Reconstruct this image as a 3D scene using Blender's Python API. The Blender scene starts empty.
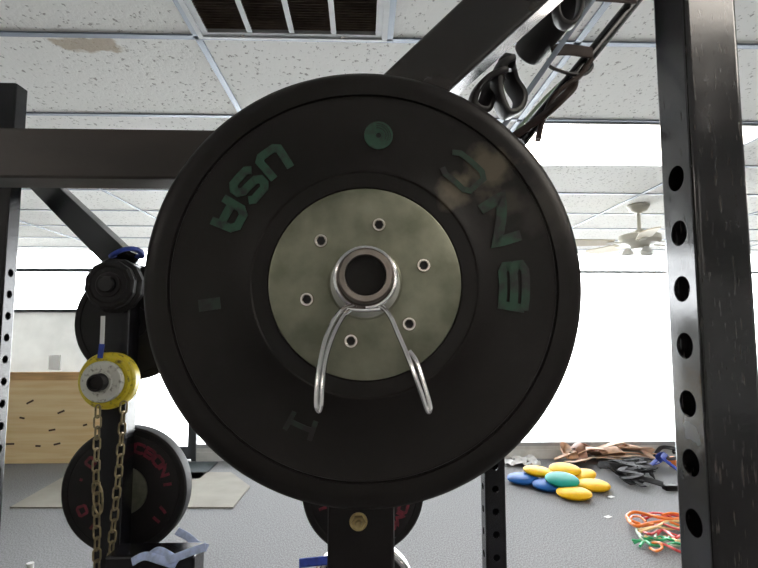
import bpy, math, random
from mathutils import Vector, Matrix
random.seed(7)
PI = math.pi
S = bpy.context.scene
COL = S.collection

# ------------------------------------------------------------------ camera
CZ = 1.52
F = 510.0
PITCH = math.radians(5.0)
YAW = -0.03
cam_d = bpy.data.cameras.new('camera')
cam = bpy.data.objects.new('camera', cam_d)
COL.objects.link(cam)
cam.location = (0, 0, CZ)
cam.rotation_euler = (PI/2 + PITCH, 0, YAW)
cam_d.sensor_width = 36
cam_d.lens = F*36/758
cam_d.clip_start = 0.02
S.camera = cam
CM = Matrix.Rotation(YAW, 3, 'Z') @ Matrix.Rotation(PI/2 + PITCH, 3, 'X')

# ------------------------------------------------------------------ world, exposure
W = bpy.data.worlds.new('world')
S.world = W
W.use_nodes = True
W.node_tree.nodes['Background'].inputs[0].default_value = (0.94, 0.97, 1.0, 1)
W.node_tree.nodes['Background'].inputs[1].default_value = 9.0
S.view_settings.view_transform = 'Standard'
S.view_settings.look = 'None'
S.view_settings.gamma = 1
S.view_settings.use_curve_mapping = False
S.view_settings.exposure = 0.55
LAMP = 6.0
CEIL = CZ + 0.927

# ------------------------------------------------------------------ pixel helpers
def ray(px, py):
    return CM @ Vector(((px-379)/F, (284-py)/F, -1))
def at(px, py, Y):
    d = ray(px, py)
    return Vector((0, 0, CZ)) + d*(Y/d.y)
def onz(px, py, z):
    d = ray(px, py)
    return Vector((0, 0, CZ)) + d*((z-CZ)/d.z)

# ------------------------------------------------------------------ materials
def mat(name, col, rough=0.5, metal=0.0, var=0.0, vscale=20, col2=None, bump=0.0, bscale=200,
        emit=None, estr=0.0, rvar=0.0, stretch=(1, 1, 1), coat=0.0, spec=None, lo=0.35, hi=0.65):
    m = bpy.data.materials.new(name)
    m.use_nodes = True
    nt = m.node_tree
    b = nt.nodes['Principled BSDF']
    b.inputs['Base Color'].default_value = (*col, 1)
    b.inputs['Roughness'].default_value = rough
    b.inputs['Metallic'].default_value = metal
    if coat:
        b.inputs['Coat Weight'].default_value = coat
        b.inputs['Coat Roughness'].default_value = 0.12
    if spec is not None:
        b.inputs['Specular IOR Level'].default_value = spec
    tc = nt.nodes.new('ShaderNodeTexCoord')
    mp = nt.nodes.new('ShaderNodeMapping')
    mp.inputs['Scale'].default_value = stretch
    nt.links.new(tc.outputs['Object'], mp.inputs[0])
    if var or col2:
        n = nt.nodes.new('ShaderNodeTexNoise')
        n.inputs['Scale'].default_value = vscale
        n.inputs['Detail'].default_value = 6
        nt.links.new(mp.outputs[0], n.inputs['Vector'])
        r = nt.nodes.new('ShaderNodeValToRGB')
        c2 = col2 if col2 else tuple(min(1, c*(1+var)) for c in col)
        r.color_ramp.elements[0].position = lo
        r.color_ramp.elements[1].position = hi
        c1 = col if col2 else tuple(c*(1-var) for c in col)
        r.color_ramp.elements[0].color = (*c1, 1)
        r.color_ramp.elements[1].color = (*c2, 1)
        nt.links.new(n.outputs[0], r.inputs[0])
        nt.links.new(r.outputs[0], b.inputs['Base Color'])
        if rvar:
            mr = nt.nodes.new('ShaderNodeMapRange')
            mr.inputs[1].default_value = 0.3; mr.inputs[2].default_value = 0.7
            mr.inputs[3].default_value = max(0.02, rough-rvar); mr.inputs[4].default_value = rough+rvar
            nt.links.new(n.outputs[0], mr.inputs[0])
            nt.links.new(mr.outputs[0], b.inputs['Roughness'])
    if bump:
        n2 = nt.nodes.new('ShaderNodeTexNoise')
        n2.inputs['Scale'].default_value = bscale
        n2.inputs['Detail'].default_value = 4
        nt.links.new(mp.outputs[0], n2.inputs['Vector'])
        bp = nt.nodes.new('ShaderNodeBump')
        bp.inputs['Strength'].default_value = bump
        bp.inputs['Distance'].default_value = 0.002
        nt.links.new(n2.outputs[0], bp.inputs['Height'])
        nt.links.new(bp.outputs[0], b.inputs['Normal'])
    if emit:
        b.inputs['Emission Color'].default_value = (*emit, 1)
        b.inputs['Emission Strength'].default_value = estr
    return m

M = {}
M['beam'] = mat('satin_black_steel', (0.030, 0.023, 0.019), 0.42, 0, 0.35, 14, bump=0.12, bscale=260, rvar=0.08, stretch=(0.4, 1, 1))
def scratched_paint():
    m = mat('scratched_gloss_black_paint', (0.013, 0.012, 0.013), 0.2, 0, 0.4, 12, rvar=0.1, bump=0.05, bscale=90, coat=0.4)
    nt = m.node_tree; b = nt.nodes['Principled BSDF']
    tc = nt.nodes.new('ShaderNodeTexCoord')
    mp = nt.nodes.new('ShaderNodeMapping'); mp.inputs['Scale'].default_value = (260, 260, 34); mp.inputs['Rotation'].default_value = (0.1, 0.15, 0)
    nt.links.new(tc.outputs['Object'], mp.inputs[0])
    v = nt.nodes.new('ShaderNodeTexNoise'); v.inputs['Scale'].default_value = 1.0; v.inputs['Detail'].default_value = 8
    nt.links.new(mp.outputs[0], v.inputs['Vector'])
    r = nt.nodes.new('ShaderNodeValToRGB')
    r.color_ramp.elements[0].position = 0.60; r.color_ramp.elements[0].color = (0, 0, 0, 1)
    r.color_ramp.elements[1].position = 0.70; r.color_ramp.elements[1].color = (1, 1, 1, 1)
    nt.links.new(v.outputs[0], r.inputs[0])
    old = b.inputs['Base Color'].links[0].from_socket
    mx = nt.nodes.new('ShaderNodeMix'); mx.data_type = 'RGBA'
    nt.links.new(r.outputs[0], mx.inputs[0]); nt.links.new(old, mx.inputs[6]); mx.inputs[7].default_value = (0.065, 0.058, 0.052, 1)
    nt.links.new(mx.outputs[2], b.inputs['Base Color'])
    return m
M['post'] = scratched_paint()
M['cpost'] = mat('matt_black_steel', (0.008, 0.006, 0.006), 0.45, 0, 0.3, 12, spec=0.25)
M['brace'] = mat('smooth_gloss_black_paint', (0.022, 0.018, 0.016), 0.22, 0, 0.3, 12, coat=0.5)
M['postfar'] = mat('gloss_black_paint', (0.006, 0.006, 0.008), 0.25, 0, 0.3, 12, spec=0.4)
M['black'] = mat('plain_black', (0.008, 0.008, 0.009), 0.55)
M['rubber'] = None
M['rubber_b'] = mat('black_rubber', (0.007, 0.006, 0.006), 0.55, 0, 0.3, 18, bump=0.15, bscale=300, spec=0.3)
M['foam'] = mat('black_foam', (0.012, 0.010, 0.010), 0.5, 0, 0.2, 40, bump=0.1, bscale=400, spec=0.3)
M['band'] = mat('black_latex', (0.014, 0.012, 0.012), 0.38)
M['bandbrown'] = mat('brown_black_latex', (0.035, 0.022, 0.018), 0.5, 0, 0.3, 30, spec=0.2)
M['hub'] = mat('worn_zinc_hub', (0.17, 0.175, 0.125), 0.48, 0.8, 0, 22, col2=(0.31, 0.31, 0.235), bump=0.06, bscale=350, rvar=0.08)
M['hubring'] = mat('scuffed_hub_collar', (0.32, 0.33, 0.29), 0.45, 0.8, 0, 40, col2=(0.5, 0.5, 0.46), bump=0.1, bscale=300)
M['steel'] = mat('sleeve_steel', (0.30, 0.26, 0.23), 0.35, 0.9, 0.25, 30)
M['steelin'] = mat('dark_bore_steel', (0.02, 0.018, 0.018), 0.5, 0.3)
M['chrome'] = mat('chrome', (0.75, 0.74, 0.74), 0.13, 1.0)  # on the plate rim behind the centre post it stands for light
M['boltm'] = mat('bolt_steel', (0.70, 0.66, 0.60), 0.25, 1.0)
M['brass'] = mat('yellow_zinc_bolt', (0.42, 0.33, 0.16), 0.4, 0.9, 0.3, 80)
M['green'] = mat('faded_green_print', (0.013, 0.014, 0.013), 0.6, 0, 0, 90, col2=(0.013, 0.060, 0.033), lo=0.30, hi=0.52)
M['green2'] = mat('worn_green_print', (0.014, 0.014, 0.013), 0.6, 0, 0, 45, col2=(0.013, 0.055, 0.030), lo=0.42, hi=0.60)
M['green3'] = mat('nearly_gone_green_print', (0.008, 0.007, 0.006), 0.6, 0, 0, 70, col2=(0.010, 0.026, 0.016), lo=0.42, hi=0.6)
M['red'] = mat('faded_red_print', (0.13, 0.008, 0.02), 0.6, 0, 0.4, 60)
M['yellow'] = mat('yellow_paint', (0.62, 0.50, 0.02), 0.4, 0, 0, 60, col2=(0.10, 0.08, 0.02), lo=0.55, hi=0.7)
M['white'] = mat('scuffed_white', (0.60, 0.60, 0.54), 0.5, 0, 0, 90, col2=(0.15, 0.14, 0.11), lo=0.55, hi=0.72)
M['chain'] = mat('tarnished_chain_steel', (0.26, 0.21, 0.12), 0.38, 0.9, 0.3, 60)
M['blue'] = mat('blue_nylon', (0.02, 0.05, 0.32), 0.6, 0, 0.3, 60)
M['bluep'] = mat('pale_blue_webbing', (0.42, 0.50, 0.72), 0.55, 0, 0.2, 60)
M['ball_y'] = mat('yellow_vinyl', (0.88, 0.50, 0.003), 0.55, 0, 0.05, 8, spec=0.25)
M['ball_b'] = mat('blue_vinyl', (0.01, 0.10, 0.36), 0.55, 0, 0.05, 8, spec=0.25)
M['ball_t'] = mat('teal_vinyl', (0.01, 0.33, 0.27), 0.55, 0, 0.05, 8, spec=0.25)
M['leather'] = mat('tan_leather', (0.52, 0.30, 0.18), 0.6, 0, 0.3, 9)
M['leather2'] = mat('pale_tan_leather', (0.74, 0.56, 0.42), 0.6, 0, 0.2, 9)
M['leather3'] = mat('dark_brown_leather', (0.30, 0.15, 0.10), 0.6, 0, 0.2, 9)
M['orange'] = mat('orange_latex', (0.85, 0.22, 0.03), 0.45)
M['redl'] = mat('red_latex', (0.62, 0.06, 0.06), 0.45)
M['greenl'] = mat('green_latex', (0.04, 0.42, 0.17), 0.45)
M['yellowl'] = mat('pale_yellow_latex', (0.85, 0.62, 0.28), 0.45)
M['greyg'] = mat('grey_green_latex', (0.30, 0.40, 0.28), 0.45)
M['strap'] = mat('charcoal_webbing', (0.018, 0.018, 0.021), 0.8, 0, 0.3, 50)
M['fan'] = mat('cream_fan_enamel', (0.60, 0.58, 0.50), 0.4)
M['fanb'] = mat('beige_fan_blade', (0.50, 0.42, 0.28), 0.5)
M['frost'] = mat('frosted_shade', (0.80, 0.80, 0.78), 0.4)
M['wall'] = mat('painted_wall', (0.68, 0.68, 0.65), 0.8, 0, 0.05, 5, bump=0.1)
M['grid'] = mat('blue_grey_grid_metal', (0.26, 0.30, 0.36), 0.45, 0.3)
M['ventw'] = mat('grey_white_vent_enamel', (0.46, 0.48, 0.50), 0.4, 0, 0.06, 20)
M['vents'] = mat('dusty_vent_fins', (0.12, 0.09, 0.07), 0.7, 0, 0.3, 30)
M['dark'] = mat('recess_shade', (0.01, 0.009, 0.008), 0.9)
M['alu'] = mat('dark_window_frame', (0.10, 0.11, 0.12), 0.45, 0.5)
M['alul'] = mat('pale_window_frame', (0.42, 0.43, 0.44), 0.5, 0.2)
M['base'] = mat('grey_baseboard', (0.62, 0.62, 0.60), 0.6, 0, 0.1, 8)
M['paper'] = mat('off_white_sheeting', (0.40, 0.40, 0.38), 0.8, 0, 0, 2.2, col2=(0.62, 0.62, 0.59), bump=0.4, bscale=6)
def translucent(m, col, f):
    nt = m.node_tree; b = nt.nodes['Principled BSDF']; o = [n for n in nt.nodes if n.type == 'OUTPUT_MATERIAL'][0]
    t = nt.nodes.new('ShaderNodeBsdfTranslucent'); t.inputs[0].default_value = (*col, 1)
    mx = nt.nodes.new('ShaderNodeMixShader'); mx.inputs[0].default_value = f
    nt.links.new(b.outputs[0], mx.inputs[1]); nt.links.new(t.outputs[0], mx.inputs[2]); nt.links.new(mx.outputs[0], o.inputs[0])
translucent(M['paper'], (.8, .79, .74), .06)
M['ply'] = mat('plywood_face', (0.84, 0.60, 0.30), 0.6, 0, 0, 3.0, col2=(0.93, 0.73, 0.43), stretch=(0.5, 1, 7))
M['ply2'] = mat('orange_wood_ledge', (0.66, 0.40, 0.18), 0.55, 0, 0.2, 5, stretch=(0.5, 1, 6))
M['knot'] = mat('wood_knot', (0.07, 0.035, 0.015), 0.7)
M['mat'] = mat('pale_sun_patch', (0.30, 0.285, 0.25), 0.85, 0, 0.08, 4, spec=0.15)  # sunlight on the carpet put into the colour
M['doormat'] = mat('dark_ribbed_doormat', (0.05, 0.065, 0.07), 0.9, 0, 0.4, 120, bump=0.5, bscale=150)
M['concrete'] = mat('outdoor_concrete', (0.80, 0.80, 0.77), 0.9, 0, 0.05, 2)
M['whitep'] = mat('white_paper', (0.75, 0.75, 0.75), 0.7)
M['diff'] = mat('lit_diffuser', (0.9, 0.9, 0.9), 0.5, emit=(1, 0.92, 0.82), estr=LAMP)

def carpet():
    m = mat('grey_loop_carpet', (0.13, 0.13, 0.135), 0.95, 0, 0, 130, col2=(0.29, 0.29, 0.30), bump=0.6, bscale=200, stretch=(1, 0.55, 1))
    return m
M['carpet'] = carpet()

def tile_mat():
    m = bpy.data.materials.new('mineral_fibre_tile'); m.use_nodes = True
    nt = m.node_tree; b = nt.nodes['Principled BSDF']; b.inputs['Roughness'].default_value = 0.9
    tc = nt.nodes.new('ShaderNodeTexCoord')
    n = nt.nodes.new('ShaderNodeTexNoise'); n.inputs['Scale'].default_value = 75; n.inputs['Detail'].default_value = 2
    mp = nt.nodes.new('ShaderNodeMapping'); mp.inputs['Scale'].default_value = (1.0, 0.7, 1)
    nt.links.new(tc.outputs['Object'], mp.inputs[0]); nt.links.new(mp.outputs[0], n.inputs['Vector'])
    r = nt.nodes.new('ShaderNodeValToRGB')
    e = r.color_ramp.elements
    e[0].position = 0.30; e[0].color = (0.36, 0.35, 0.33, 1)
    e[1].position = 0.38; e[1].color = (0.80, 0.80, 0.775, 1)
    nt.links.new(n.outputs[0], r.inputs[0])
    # old water stain with an outline of its own
    vm = nt.nodes.new('ShaderNodeVectorMath'); vm.operation = 'SUBTRACT'
    sp = onz(91, 45, CEIL)
    vm.inputs[1].default_value = (sp.x, sp.y, sp.z)
    nt.links.new(tc.outputs['Object'], vm.inputs[0])
    vs = nt.nodes.new('ShaderNodeVectorMath'); vs.operation = 'MULTIPLY'; vs.inputs[1].default_value = (8.2, 19, 1)
    nt.links.new(vm.outputs[0], vs.inputs[0])
    ln = nt.nodes.new('ShaderNodeVectorMath'); ln.operation = 'LENGTH'
    nt.links.new(vs.outputs[0], ln.inputs[0])
    n3 = nt.nodes.new('ShaderNodeTexNoise'); n3.inputs['Scale'].default_value = 14; n3.inputs['Detail'].default_value = 6
    nt.links.new(tc.outputs['Object'], n3.inputs['Vector'])
    ad = nt.nodes.new('ShaderNodeMath'); ad.operation = 'MULTIPLY_ADD'; ad.inputs[1].default_value = 2.4
    nt.links.new(n3.outputs[0], ad.inputs[0]); nt.links.new(ln.outputs['Value'], ad.inputs[2])
    r2 = nt.nodes.new('ShaderNodeValToRGB')
    r2.color_ramp.elements[0].position = 0.0; r2.color_ramp.elements[0].color = (0, 0, 0, 1)
    mr = nt.nodes.new('ShaderNodeMapRange'); mr.inputs[1].default_value = 1.9; mr.inputs[2].default_value = 2.2; mr.inputs[3].default_value = 0.75; mr.inputs[4].default_value = 0
    nt.links.new(ad.outputs[0], mr.inputs[0])
    mx = nt.nodes.new('ShaderNodeMix'); mx.data_type = 'RGBA'
    nt.links.new(mr.outputs[0], mx.inputs[0]); nt.links.new(r.outputs[0], mx.inputs[6]); mx.inputs[7].default_value = (0.36, 0.28, 0.18, 1)
    nt.links.new(mx.outputs[2], b.inputs['Base Color'])
    bp = nt.nodes.new('ShaderNodeBump'); bp.inputs['Strength'].default_value = 0.5; bp.inputs['Distance'].default_value = 0.003
    nt.links.new(n.outputs[0], bp.inputs['Height']); nt.links.new(bp.outputs[0], b.inputs['Normal'])
    return m
M['tile'] = tile_mat()

def glass_mat():
    m = bpy.data.materials.new('window_glass'); m.use_nodes = True
    nt = m.node_tree; nt.nodes.clear()
    o = nt.nodes.new('ShaderNodeOutputMaterial'); mx = nt.nodes.new('ShaderNodeMixShader')
    t = nt.nodes.new('ShaderNodeBsdfTransparent'); g = nt.nodes.new('ShaderNodeBsdfGlossy')
    g.inputs['Roughness'].default_value = 0.03
    f = nt.nodes.new('ShaderNodeFresnel'); f.inputs[0].default_value = 1.45
    nt.links.new(f.outputs[0], mx.inputs[0]); nt.links.new(t.outputs[0], mx.inputs[1]); nt.links.new(g.outputs[0], mx.inputs[2])
    nt.links.new(mx.outputs[0], o.inputs[0])
    return m
M['glass'] = glass_mat()

def rubber_mat(dust_sheen_p, ctr):
    m = mat('bumper_rubber', (0.0065, 0.0050, 0.0043), 0.42, 0, 0, 9, col2=(0.011, 0.009, 0.008), bump=0.12, bscale=120, rvar=0.05, spec=0.26)
    nt = m.node_tree; b = nt.nodes['Principled BSDF']
    tc = nt.nodes.new('ShaderNodeTexCoord')
    old = b.inputs['Base Color'].links[0].from_socket
    for i, (p, rad, c, amt) in enumerate(dust_sheen_p):
        vm = nt.nodes.new('ShaderNodeVectorMath'); vm.operation = 'DISTANCE'; vm.inputs[1].default_value = p
        nt.links.new(tc.outputs['Object'], vm.inputs[0])
        n = nt.nodes.new('ShaderNodeTexNoise'); n.inputs['Scale'].default_value = 38; n.inputs['Detail'].default_value = 8
        nt.links.new(tc.outputs['Object'], n.inputs['Vector'])
        ad = nt.nodes.new('ShaderNodeMath'); ad.operation = 'MULTIPLY_ADD'; ad.inputs[1].default_value = rad*2.2
        nt.links.new(n.outputs[0], ad.inputs[0]); nt.links.new(vm.outputs['Value'], ad.inputs[2])
        mr = nt.nodes.new('ShaderNodeMapRange'); mr.inputs[1].default_value = rad*1.5; mr.inputs[2].default_value = rad*2.2; mr.inputs[3].default_value = amt; mr.inputs[4].default_value = 0
        nt.links.new(ad.outputs[0], mr.inputs[0])
        mx = nt.nodes.new('ShaderNodeMix'); mx.data_type = 'RGBA'
        nt.links.new(mr.outputs[0], mx.inputs[0]); nt.links.new(old, mx.inputs[6]); mx.inputs[7].default_value = (*c, 1)
        old = mx.outputs[2]
    nt.links.new(old, b.inputs['Base Color'])
    return m

# ------------------------------------------------------------------ mesh builder
class MB:
    def __init__(s): s.v = []; s.f = []; s.sm = []
    def add(s, vs, fs, smooth=False):
        o = len(s.v); s.v += [tuple(v) for v in vs]
        for f in fs: s.f.append(tuple(i+o for i in f)); s.sm.append(smooth)
        return s
    def box(s, a, b, mt=None):
        x0, y0, z0 = a; x1, y1, z1 = b
        vs = [Vector(p) for p in ((x0,y0,z0),(x1,y0,z0),(x1,y1,z0),(x0,y1,z0),(x0,y0,z1),(x1,y0,z1),(x1,y1,z1),(x0,y1,z1))]
        if mt: vs = [mt @ v for v in vs]
        return s.add(vs, [(0,3,2,1),(4,5,6,7),(0,1,5,4),(1,2,6,5),(2,3,7,6),(3,0,4,7)])
    def sweep(s, path, prof, closed=False, up=None, smooth=True, scale=None):
        """prof: list of 2D points (u,w); frames by parallel transport"""
        path = [Vector(p) for p in path]; n = len(path); k = len(prof)
        def tan(i):
            if closed: return (path[(i+1) % n]-path[i-1]).normalized()
            return (path[min(i+1, n-1)]-path[max(i-1, 0)]).normalized()
        t = tan(0)
        ref = Vector(up) if up is not None else (Vector((0,0,1)) if abs(t.z) < 0.9 else Vector((1,0,0)))
        u = (ref - t*ref.dot(t)).normalized()
        vs = []
        for i in range(n):
            t = tan(i)
            if up is not None: u = (Vector(up) - t*Vector(up).dot(t)).normalized()
            else: u = (u - t*u.dot(t)).normalized()
            w = t.cross(u)
            sc = scale[i] if scale else 1
            for a, b in prof: vs.append(path[i] + u*a*sc + w*b*sc)
        fs = []
        for i in range(n if closed else n-1):
            j = (i+1) % n
            for q in range(k):
                r = (q+1) % k
                fs.append((i*k+q, i*k+r, j*k+r, j*k+q))
        s.add(vs, fs, smooth)
        if not closed:
            o = len(s.v)-len(vs)
            s.f.append(tuple(o+q for q in reversed(range(k)))); s.sm.append(False)
            s.f.append(tuple(o+(n-1)*k+q for q in range(k))); s.sm.append(False)
        return s
    def tube(s, path, r, seg=10, closed=False, scale=None):
        return s.sweep(path, [(r*math.cos(2*PI*q/seg), r*math.sin(2*PI*q/seg)) for q in range(seg)], closed, scale=scale)
    def bar(s, p0, p1, w, h, up):
        return s.sweep([p0, p1], rrect(h, w, 0.003), up=up, smooth=False)
    def lathe(s, prof, org=(0,0,0), axis=(0,0,1), seg=64, closed=False, smooth=True, rot=0):
        """prof (r,h) pairs"""
        a = Vector(axis).normalized()
        x = a.orthogonal().normalized() if abs(a.y) < .9 else Vector((1,0,0))
        y = a.cross(x); o = Vector(org)
        vs = []; k = len(prof)
        for q in range(seg):
            th = 2*PI*q/seg + rot; d = x*math.cos(th)+y*math.sin(th)
            for r, h in prof: vs.append(o + d*r + a*h)
        fs = []
        for q in range(seg):
            p = (q+1) % seg
            for i in range(k if closed else k-1):
                j = (i+1) % k
                fs.append((q*k+i, p*k+i, p*k+j, q*k+j))
        s.add(vs, fs, smooth)
        if not closed:
            base = len(s.v)-len(vs)
            if prof[0][0] > 1e-6: s.f.append(tuple(base+q*k for q in reversed(range(seg)))); s.sm.append(False)
            if prof[-1][0] > 1e-6: s.f.append(tuple(base+q*k+k-1 for q in range(seg))); s.sm.append(False)
        return s
    def build(s, name, m, parent=None, bevel=0, sharp=True):
        me = bpy.data.meshes.new(name); me.from_pydata(s.v, [], s.f); me.update()
        me.polygons.foreach_set('use_smooth', s.sm)
        me.materials.append(m)
        import bmesh
        bm = bmesh.new(); bm.from_mesh(me)
        bmesh.ops.remove_doubles(bm, verts=bm.verts, dist=1e-6)
        bmesh.ops.recalc_face_normals(bm, faces=bm.faces)
        for e in bm.edges:
            if len(e.link_faces) == 2 and e.calc_face_angle(0) > 0.6: e.smooth = False
        bm.to_mesh(me); bm.free()
        o = bpy.data.objects.new(name, me); COL.objects.link(o)
        if parent:
            o.parent = parent
            # children are modelled in world space; keep them there
            o.matrix_parent_inverse = parent_matrix(parent).inverted()
        if bevel:
            b = o.modifiers.new('bevel', 'BEVEL'); b.width = bevel; b.segments = 2; b.limit_method = 'ANGLE'
        return o
def parent_matrix(o):
    m = Matrix.Translation(o.location)
    return m
def rrect(w, h, r, n=3):
    pts = []
    for cx, cy, a0 in ((w/2-r, h/2-r, 0), (-w/2+r, h/2-r, PI/2), (-w/2+r, -h/2+r, PI), (w/2-r, -h/2+r, 1.5*PI)):
        for i in range(n+1):
            a = a0 + PI/2*i/n
            pts.append((cx+r*math.cos(a), cy+r*math.sin(a)))
    return pts
def smooth_path(pts, n=8, closed=False):
    P = [Vector(p) for p in pts]; out = []; L = len(P)
    rng = range(L) if closed else range(L-1)
    for i in rng:
        if closed: p0, p1, p2, p3 = P[i-1], P[i], P[(i+1) % L], P[(i+2) % L]
        else: p0, p1, p2, p3 = P[max(i-1,0)], P[i], P[i+1], P[min(i+2, L-1)]
        for j in range(n):
            t = j/n
            out.append(0.5*((2*p1)+(-p0+p2)*t+(2*p0-5*p1+4*p2-p3)*t*t+(-p0+3*p1-3*p2+p3)*t**3))
    if not closed: out.append(P[-1])
    return out
def thing(name, label, cat, loc=(0,0,0), group=None):
    o = bpy.data.objects.new(name, None); COL.objects.link(o); o.location = loc
    o.empty_display_size = 0.05
    return tag(o, label, cat, group)
def tag(o, label, cat, group=None, kind=None):
    o['label'] = label; o['category'] = cat
    if group: o['group'] = group
    if kind: o['kind'] = kind
    return o
def struct(o, label=None):
    o['kind'] = 'structure'
    if label: o['label'] = label
    return o
def copy_part(o, name, parent, delta):
    c = o.copy(); COL.objects.link(c); c.parent = parent
    c.location = o.location + Vector(delta)
    return c

# ================================================================== STRUCTURE
XL, XR, YB, YF = -4.7, 8.0, -7.2, 6.1
struct(MB().box((XL-.1, YB-.1, -0.1), (XR+.1, YF+.1, 0)).build('floor', M['carpet']))
struct(MB().box((XL-.1, YB-.1, CEIL), (XR+.1, YF+.1, CEIL+.08)).build('ceiling', M['tile']))
struct(MB().box((XL-.1, YB, 0), (XL, YF, CEIL)).build('wall_left', M['wall']))
struct(MB().box((XR, YB, 0), (XR+.1, YF, CEIL)).build('wall_right', M['wall']))
struct(MB().box((XL, YB-.1, 0), (XR, YB, CEIL)).build('wall_back', M['wall']))
struct(MB().box((-40, YF+.1, -0.2), (40, 60, -0.1)).build('trim_pavement', M['concrete']), 'pale pavement outside the windows')
# storefront wall: low sill, covered section at left, glass elsewhere
DX0, DX1 = -2.70, -1.98
SILL = 0.165
wf = MB()
wf.box((XL, YF, 0), (DX0-.05, YF+.1, .96))
wf.box((DX1+.05, YF, 0), (XR, YF+.1, SILL))
struct(wf.build('wall_far', M['base']))
# covered window bay (sheeting behind the plywood)
mb = MB(); mb.add([(XL, YF+.02, .96), (DX0-.05, YF+.02, .96), (DX0-.05, YF+.02, 1.73), (XL, YF+.02, 1.73)], [(0, 1, 2, 3)])
struct(mb.build('window_6', M['paper']), 'lower window bay covered with off-white translucent sheeting')
struct(MB().box((DX1+.06, YF-.02, 0), (XR, YF, 0.10)).build('baseboard_far', M['base']))
TR = 2.21
fr = MB()
for z in (1.73, TR):
    fr.box((XL, YF+.0, z-.02), (DX0, YF+.06, z+.02))
struct(fr.build('window_1', M['alu']))
g1 = MB().box((XL, YF+.028, 1.75), (DX0, YF+.034, CEIL)); o = g1.build('window_2', M['glass']); struct(o)
fr = MB()
fr.box((DX1, YF, TR-.015), (XR, YF+.05, TR+.015)); fr.box((DX1, YF-.01, SILL-.02), (XR, YF+.06, SILL+.02))
for x in (-.62, 0.9, 3.95, 6.0): fr.box((x-.02, YF, SILL), (x+.02, YF+.06, CEIL))
fr.box((XR-.04, YF, SILL), (XR, YF+.06, CEIL))
struct(fr.build('window_3', M['alul']))
struct(MB().box((DX1+.05, YF+.028, SILL), (XR, YF+.034, CEIL)).build('window_4_with_glare_strip', M['glass']))  # strip above the transom bar added as glass to carry the window glare
# glazed door
dr = MB()
dr.box((DX0-.05, YF-.02, 0), (DX0, YF+.06, CEIL)); dr.box((DX1, YF-.02, 0), (DX1+.05, YF+.06, CEIL)); dr.box((DX0, YF-.02, 2.1), (DX1, YF+.06, 2.16))
struct(dr.build('trim_1', M['alu']))
d1 = MB(); d1.box((DX0+.005, YF, .02), (DX1-.005, YF+.04, .16)); d1.box((DX0+.005, YF, .16), (DX0+.05, YF+.04, 2.09)); d1.box((DX1-.05, YF, .16), (DX1-.005, YF+.04, 2.09)); d1.box((DX0+.05, YF, 2.0), (DX1-.05, YF+.04, 2.09))
dd = struct(d1.build('door_1', M['alu']))
MB().box((DX0+.05, YF+.016, .16), (DX1-.05, YF+.022, 2.0)).build('pane', M['glass'], dd)
MB().box((DX0+.05, YF-.04, 1.0), (DX1-.05, YF-.02, 1.04)).build('push_bar', M['alu'], dd)
struct(MB().box((DX0, YF+.028, 2.16), (DX1, YF+.034, CEIL)).build('window_5', M['glass']))

# ceiling grid
rows = [YB + 0.0]
y0 = 1.564
ys = [y0 + 0.61*k for k in range(-15, 8) if YB < y0+0.61*k < YF]
gr = MB()
for y in ys: gr.box((XL, y-.011, CEIL-.006), (XR, y+.011, CEIL+.001))
for i, y in enumerate([ys[0]-0.61]+ys):
    ya, yb = max(YB, y), min(YF, y+.61)
    x = -0.53 - 1.22*4
    while x < XR:
        if x > XL: gr.box((x-.011, ya, CEIL-.006), (x+.011, yb, CEIL+.001))
        x += 1.22
gr.box((.08-.011, y0-.61, CEIL-.006), (.08+.011, y0, CEIL+.001))
struct(gr.build('trim_2', M['grid']), 'blue-grey ceiling grid')

# ------------------------------------------------------------------ ceiling lights
def troffer(x0, y0_, label, group='recessed ceiling light panels'):
    t = thing('ceiling_light', label, 'ceiling light', (x0+.61, y0_+.305, CEIL), group)
    b = MB(); z0, z1 = CEIL-.012, CEIL-.0005
    x1, y1 = x0+1.22, y0_+.61
    b.box((x0+.012, y0_+.012, z0), (x1-.012, y0_+.02, z1)); b.box((x0+.012, y1-.02, z0), (x1-.012, y1-.012, z1))
    b.box((x0+.012, y0_+.02, z0), (x0+.02, y1-.02, z1)); b.box((x1-.02, y0_+.02, z0), (x1-.012, y1-.02, z1))
    b.build('frame', M['ventw'], t)
    MB().box((x0+.02, y0_+.02, CEIL-.008), (x1-.02, y1-.02, CEIL-.002)).build('diffuser', M['diff'], t)
    return t
troffer(0.69, y0+.61*1, 'bright rectangular ceiling light panel above the window beside the holed post', None)
troffer(0.69, y0-.61*3, 'ceiling light panel just above and behind the viewpoint at right')
for k, (cx_, ry, lab) in enumerate(((-2, 5, 'added unseen ceiling light panel behind the viewpoint at left'), (1, 8, 'added unseen ceiling light panel far behind the viewpoint in the middle'), (-2, 11, 'ceiling light panel far behind at left'), (1, 12, 'ceiling light panel near the rear wall'), (4, 7, 'added unseen ceiling light panel behind at far right'), (3, 0, 'added unseen ceiling light panel above right of the rack'))):  # panels labelled added: unseen, put in to brighten the room
    troffer(-.53+1.22*cx_, y0-.61*ry, lab)

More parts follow.
